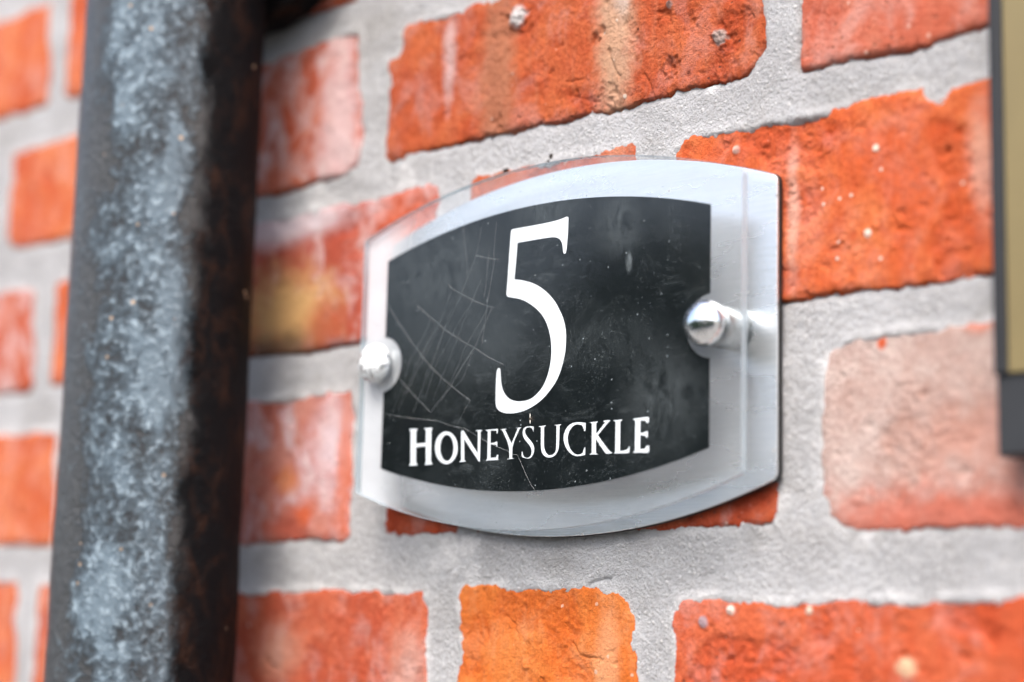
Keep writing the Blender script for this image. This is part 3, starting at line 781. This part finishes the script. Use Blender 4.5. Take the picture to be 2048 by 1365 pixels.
for ch, loops in GLYPHS.items():
    big = ch == '5'
    loops = [smooth_loop(lp, 2 if big or ch in 'OSUC' else 1) for lp in loops]
    loops = [inset(lp, (0.08 if big else 0.21) * (1 if k == 0 else -1)) for k, lp in enumerate(loops)]
    me = slab(loops, AO0 + 0.23, AO0 + 0.29, "numeral" if big else "letter")
    me.materials.append(WHITE); me.materials.append(WHITE)
    o = link("numeral" if big else "letter", me, None, panel)
    o["label"] = "white numeral 5" if big else "white capital letter " + ch[0]

def revolve(profile, cx, cz, name, n=40, closed_tip=True):
    """profile [(radius, off)] about an axis standing out of the wall at x, z"""
    verts, faces = [], []
    rows = []
    for r, off in profile:
        if r < 1e-6:
            rows.append([len(verts)]); verts.append(P(cx, off, cz))
        else:
            row = []
            for k in range(n):
                a = 2 * math.pi * k / n
                row.append(len(verts)); verts.append(P(cx + r * math.cos(a), off, cz + r * math.sin(a)))
            rows.append(row)
    for A, B in zip(rows[:-1], rows[1:]):
        if len(A) == 1 and len(B) == 1: continue
        for k in range(n):
            k2 = (k + 1) % n
            if len(B) == 1: faces.append((A[k], A[k2], B[0]))
            elif len(A) == 1: faces.append((A[0], B[k2], B[k]))
            else: faces.append((A[k], A[k2], B[k2], B[k]))
    me = mesh_from(verts, faces, True, name)
    bm = bmesh.new(); bm.from_mesh(me); bmesh.ops.recalc_face_normals(bm, faces=bm.faces); bm.to_mesh(me); bm.free()
    return me
for sx in (1, -1):
    cx, cz = PX + sx * HX, -3.5
    prof = [(6.6, AO1 + 0.02), (7.5, AO1 + 0.1), (7.6, AO1 + 0.9)]
    prof += [(7.6 * math.cos(t), AO1 + 0.9 + 5.6 * math.sin(t)) for t in [math.pi / 2 * k / 12 for k in range(1, 13)]]
    prof[-1] = (0.0, AO1 + 6.5)
    cap = link("screw_cap", revolve(prof, cx, cz, "screw_cap"), CHROME if sx > 0 else CRUST, sign)
    if sx < 0: cap["label"] = "dirty domed screw cap streaked with lime at the left"
    post = [(0.0, 3.42), (6.6, 3.42), (6.9, 3.7), (6.9, 14.9), (6.5, AO0 - 0.04), (2.6, AO0 - 0.04), (2.6, AO0 - 0.03)]
    sp = link("spacer", revolve(post[:-1] + [(0.0, AO0 - 0.04)], cx, cz, "spacer"), PLATED, sign)

# ------------------------------------------------------------------ the drainpipe
def pipe_material():
    mt, nt, out = new_mat("flaking_black_paint")
    g = NT(nt)
    vec = g.coords(3)
    s = g.sep(g.coords())
    flake = g.noise(g.coords(3, scale=(1, 1, 0.6)), 17, 8, 0.6, 0.3)
    small = g.noise(vec, 3.2, 7, 0.7, 0.1)
    rustn = g.noise(g.coords(15, scale=(1, 1, 0.7)), 11, 6, 0.65, 0.5)
    chalk_highlight = g.ramp(g.math('ADD', flake, g.math('MULTIPLY', g.math('SUBTRACT', small, 0.5), 0.5)), 0.42, 0.58)
    # chalked paint and a painted sky highlight, on the side facing out
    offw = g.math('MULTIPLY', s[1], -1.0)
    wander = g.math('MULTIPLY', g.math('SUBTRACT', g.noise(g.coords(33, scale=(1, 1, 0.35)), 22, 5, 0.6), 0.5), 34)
    highlight_side = g.math('MULTIPLY', g.ramp(g.math('ADD', s[0], wander), -254.0, -216.0), g.ramp(g.math('ADD', offw, wander), 52.0, 70.0))
    chalk_highlight = g.ramp(g.math('ADD', g.math('ADD', flake, g.math('MULTIPLY', g.math('SUBTRACT', small, 0.5), 0.65)), g.math('MULTIPLY', g.math('SUBTRACT', highlight_side, 0.80), 0.36)), 0.36, 0.62)
    c = g.mix(chalk_highlight, (0.016, 0.019, 0.021), (0.10, 0.15, 0.19))
    c = g.mix(g.math('MULTIPLY', g.ramp(small, 0.5, 0.66), g.math('MULTIPLY', chalk_highlight, 0.8)), c, (0.30, 0.39, 0.45))  # palest flecks paint glints of that highlight
    # rust has broken through on the side towards the sign
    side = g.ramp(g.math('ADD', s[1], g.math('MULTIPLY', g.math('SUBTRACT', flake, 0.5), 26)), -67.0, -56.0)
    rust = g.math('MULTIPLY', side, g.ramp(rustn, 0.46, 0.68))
    c = g.mix(side, c, (0.005, 0.005, 0.006))  # black paints the shade of the side nearer the wall
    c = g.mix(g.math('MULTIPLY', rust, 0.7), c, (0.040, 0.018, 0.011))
    v = g.voro(vec, 8)
    dot = g.math('MULTIPLY', g.ramp(v.outputs["Distance"], 0.13, 0.09), g.ramp(g.sep(v.outputs["Color"])[0], 0.8, 0.83))
    c = g.mix(dot, c, (0.5, 0.36, 0.24))
    rough = g.math('MULTIPLY', g.ramp(chalk_highlight, 0, 1, 0.34, 0.42), g.ramp(side, 0, 1, 1.0, 1.5))
    h = g.math('ADD', g.math('MULTIPLY', chalk_highlight, 0.5), small)
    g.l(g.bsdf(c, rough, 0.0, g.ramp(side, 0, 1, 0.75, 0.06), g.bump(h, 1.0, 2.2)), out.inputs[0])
    return mt
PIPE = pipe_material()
DX, DR, DO = -238.0, 36.3, 51.5
pipe = empty("drainpipe", P(DX, DO, -320))
tag(pipe, "black cast iron drainpipe with flaking grey paint left of the sign", "drainpipe")
def tube(cx, off, r0, z0, z1, nz, n, seed, amp, name, prof=None):
    a = np.linspace(0, 2 * math.pi, n, endpoint=False)
    z = np.linspace(z0, z1, nz)
    A, Zg = np.meshgrid(a, z)
    rr = np.full(A.shape, float(r0)) if prof is None else np.interp(Zg, prof[0], prof[1])
    # sample noise on the cylinder through two blended strips so that it closes
    S = A * r0
    n1 = fbm(S, Zg, 16, 5, seed); n2 = fbm(S - 2 * math.pi * r0, Zg, 16, 5, seed)
    w = sstep(0.8, 1.0, A / (2 * math.pi))
    rr = rr + amp * (n1 * (1 - w) + n2 * w)
    verts = [P(cx + r * math.cos(t), off + r * math.sin(t), zz) for r, t, zz in zip(rr.ravel(), A.ravel(), Zg.ravel())]
    idx = np.arange(nz * n).reshape(nz, n)
    nx_ = np.roll(idx, -1, axis=1)
    q = np.stack([idx[:-1], nx_[:-1], nx_[1:], idx[1:]], -1).reshape(-1, 4)
    me = mesh_from(verts, q.tolist(), True, name)
    bm = bmesh.new(); bm.from_mesh(me); bmesh.ops.recalc_face_normals(bm, faces=bm.faces); bm.to_mesh(me); bm.free()
    return me
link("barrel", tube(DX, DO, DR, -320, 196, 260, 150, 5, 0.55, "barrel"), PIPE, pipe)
prof = ([182, 184, 190, 192, 250, 252, 260, 262], [DR + 0.6, DR + 4, DR + 4.5, DR + 3.4, DR + 3.4, DR + 5, DR + 5, DR + 1])
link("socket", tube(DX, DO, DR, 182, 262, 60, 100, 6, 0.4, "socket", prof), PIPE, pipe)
ear = [(DX - 58, 186), (DX - 54, 172), (DX - 40, 160), (DX - 14, 150), (DX + 10, 149), (DX + 26, 153), (DX + 38, 159), (DX + 50, 170), (DX + 57, 184),
       (DX + 57, 214), (DX + 50, 226), (DX + 30, 236), (DX - 30, 236), (DX - 50, 226), (DX - 58, 214)]
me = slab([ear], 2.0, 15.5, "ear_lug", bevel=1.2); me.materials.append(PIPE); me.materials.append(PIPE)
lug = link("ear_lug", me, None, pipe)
for sx in (-1, 1):
    link("pipe_nail", revolve([(5.5, 15.4), (5.5, 17.0), (4.0, 18.6), (0.0, 19.2)], DX + sx * 46, 196, "pipe_nail", 20), PIPE, lug)

# ------------------------------------------------------------------ the box at the right edge of the frame
FRAME = plain_material("charcoal_powder_coat", (0.018, 0.020, 0.023), 0.5, var=0.2, size=20, bump=0.05)
EDGE = plain_material("black_gasket", (0.010, 0.011, 0.013), 0.55)
BRASS = plain_material("mustard_face", (0.165, 0.13, 0.055), 0.45, 0.0, var=0.14, size=30)
box = empty("wall_box", P(155, 0, -50))
tag(box, "charcoal wall box with a mustard yellow face beside the sign, cut off at right", "wall box")
bx0, bx1, bz0, bz1 = 113.0, 205.0, -50.0, 190.0
def rect(a, b_, c, d): return [(a, c), (b_, c), (b_, d), (a, d)]
me = slab([rect(bx0 - 1.0, bx1, bz0, bz1)], 1.2, 13.0, "housing", bevel=0.8); me.materials.append(FRAME); me.materials.append(EDGE)
hs = link("housing", me, None, box)
me = slab([rect(bx0 - 1.0, bx0 + 3.2, -27.0, bz1 - 0.4)], 13.0, 14.6, "gasket", bevel=0.4); me.materials.append(EDGE); me.materials.append(EDGE)
link("gasket", me, None, box)
me = slab([rect(bx0 + 3.3, bx1 - 3.3, -27.0, bz1 - 4)], 13.0, 14.2, "face", bevel=0.4); me.materials.append(BRASS); me.materials.append(BRASS)
link("face", me, None, box)

# ------------------------------------------------------------------ cobweb and a caught gnat
WEB = [[(-137.8, 18.2), (-114.5, -6.3), (-92.3, -21.1)], [(-132.2, -8.1), (-112.5, -24.2)], [(-121.4, 16.5), (-107.0, 6.4), (-88.0, -3.7), (-76.3, -9.4)],
       [(-105.3, 22.1), (-92.6, 15.5), (-81.4, 11.5)], [(-92.1, 31.9), (-79.9, 28.8)], [(-137.5, -23.0), (-108.9, -27.2), (-95.2, -30.8), (-74.2, -39.7), (-68.9, -41.5), (-59.6, -54.3)],
       [(-91.9, -2.6), (-102.6, -15.2), (-112.5, -23.8)], [(-81.2, 42.6), (-82.9, 22.8), (-87.5, -1.4)], [(-98.3, 44.1), (-95.8, 24.3)], [(-89.2, 42.0), (-93.1, 28.0), (-107.0, 6.0), (-121.9, -22.8)],
       [(-104.1, 19.5), (-117.1, -0.3), (-130.3, -22.2)], [(-109.4, 8.7), (-125.8, -16.0)], [(-82.6, 12.4), (-96.0, -11.8), (-100.3, -16.2)], [(-92.3, -21.1), (-98.7, -29.0)], [(-84.4, 32.6), (-87.1, 16.1)]]
rnd = random.Random(4)
for k in range(6):
    x = -134 + k * 5.7
    WEB.append([(x + rnd.uniform(-1, 1), -22 + rnd.uniform(-4, 6)), (x + 9, -4 + rnd.uniform(-3, 3)), (x + 21 + rnd.uniform(-2, 2), 14 + rnd.uniform(-4, 10))])
SILK = plain_material("spider_silk", (0.62, 0.64, 0.65), 0.5, spec=0.5)
def strand(path, r, seed):
    """thin three-sided thread through wall points (x, off, z)"""
    verts, faces = [], []
    for i, p in enumerate(path):
        a = Vector(path[max(i - 1, 0)]); b_ = Vector(path[min(i + 1, len(path) - 1)])
        t = (b_ - a).normalized()
        u = t.cross(Vector((0, 1, 0))).normalized(); w = t.cross(u)
        for k in range(3):
            q = Vector(p) + (u * math.cos(2.094 * k) + w * math.sin(2.094 * k)) * r
            verts.append(P(q.x, q.y, q.z))
        if i:
            s = 3 * i
            for k in range(3):
                faces.append((s - 3 + k, s - 3 + (k + 1) % 3, s + (k + 1) % 3, s + k))
    return verts, faces
V, F = [], []
for j, ln in enumerate(WEB):
    path = []
    for a, b_ in zip(ln[:-1], ln[1:]):
        n = 6
        for k in range(n):
            t = k / n
            path.append((a[0] + (b_[0] - a[0]) * t, 19.15 + 0.5 * math.sin(3.1 * t + j), a[1] + (b_[1] - a[1]) * t - 0.35 * math.sin(math.pi * t)))
    path.append((ln[-1][0], 19.15, ln[-1][1]))
    v, f = strand(path, 0.022 if j < 7 else 0.011, j)
    F += [tuple(i + len(V) for i in q) for q in f]; V += v
web = link("cobweb", mesh_from(V, F, True, "cobweb"), SILK)
tag(web, "fine cobweb threads stretched across the left half of the black sign", "cobweb")

BUG = plain_material("gnat_body", (0.05, 0.035, 0.02), 0.5)
WING = plain_material("gnat_wing", (0.62, 0.60, 0.55), 0.4)
gx, gz, go = -62.4, -29.4, 19.0
gnat = empty("gnat", P(gx, go, gz))
tag(gnat, "tiny gnat stuck to the sign just above the letter S", "insect")
def blob(cx, off, cz, rx, ro, rz, name, n=12):
    bm = bmesh.new()
    bmesh.ops.create_uvsphere(bm, u_segments=n, v_segments=8, radius=1)
    me = bpy.data.meshes.new(name)
    for v in bm.verts:
        c = v.co
        v.co = Vector(P(cx + c.x * rx, off + c.y * ro, cz + c.z * rz))
    for f in bm.faces: f.smooth = True
    bm.to_mesh(me); bm.free()
    return me
link("body", blob(gx, go + 0.35, gz, 0.75, 0.35, 0.32, "body"), BUG, gnat)
link("wing", blob(gx - 0.3, go + 0.4, gz + 1.0, 0.22, 0.08, 0.8, "wing"), WING, gnat)
link("wing", blob(gx - 0.2, go + 0.4, gz - 1.0, 0.22, 0.08, 0.75, "wing"), WING, gnat)
V, F = [], []
for k, (ax, az) in enumerate(((1.6, 0.6), (1.5, -0.5), (-1.2, -0.7), (1.0, 1.0), (0.8, -1.1), (-1.1, 0.5))):
    v, f = strand([(gx, go + 0.3, gz), (gx + ax * 0.6, go + 0.6, gz + az * 0.6), (gx + ax, go, gz + az)], 0.05, k)
    F += [tuple(i + len(V) for i in q) for q in f]; V += v
link("legs", mesh_from(V, F, True, "legs"), BUG, gnat)

# ------------------------------------------------------------------ the ground in front of the wall (below the frame)
me = mesh_from([(-60, -60, 0), (60, -60, 0), (60, 0.3, 0), (-60, 0.3, 0)], [(0, 1, 2, 3)], False, "ground")
tag(link("ground", me, plain_material("grey_paving", (0.22, 0.21, 0.19), 0.85, var=0.3, size=300)), kind="structure")

# ------------------------------------------------------------------ hedge across the path: not in the frame, but the sign and the metal mirror it
def hedge_top(x):
    return 2.40 + 0.08 * math.sin(1.7 * x) + 0.06 * math.sin(4.3 * x + 1) + 0.42 / (1 + math.exp(-(x + 4.42) / 0.06)) / (1 + math.exp((x + 3.6) / 0.06))  # hump shaped to darken what the sign mirrors
rnd = random.Random(11)
V, F = [], []
for k in range(30000):
    x = rnd.uniform(-12, 7); t = hedge_top(x)
    z = rnd.uniform(0.05, t); y = -4.6 - rnd.uniform(0, 0.35) ** 1.0 + 0.12 * math.sin(3 * x + 2 * z)
    if rnd.random() < 0.15: z = t + rnd.uniform(-0.06, 0.08); y = -4.6 - rnd.uniform(0, 0.9)
    a, b_ = rnd.uniform(0, 6.283), rnd.uniform(-0.9, 0.9)
    u = Vector((math.cos(a), math.sin(a) * 0.6, b_)).normalized() * rnd.uniform(0.035, 0.07)
    w = u.cross(Vector((rnd.uniform(-1, 1), rnd.uniform(-1, 1), rnd.uniform(-1, 1)))).normalized() * rnd.uniform(0.015, 0.03)
    c = Vector((x, y, z)); s = len(V)
    V += [tuple(c - u), tuple(c + w), tuple(c + u), tuple(c - w)]; F.append((s, s + 1, s + 2, s + 3))
xs = [-12 + 0.25 * k for k in range(77)]
s = len(V)
for x in xs:
    t = hedge_top(x) - 0.06
    V += [(x, -4.72, 0.0), (x, -4.72, t), (x, -5.6, t), (x, -5.6, 0.0)]
for k in range(len(xs) - 1):
    a = s + 4 * k
    for j in range(3):
        F.append((a + j, a + j + 1, a + j + 5, a + j + 4))
LEAF = plain_material("hedge_leaf", (0.045, 0.085, 0.022), 0.55, var=0.5, size=120)
tag(link("hedge", mesh_from(V, F, False, "hedge"), LEAF), kind="stuff")
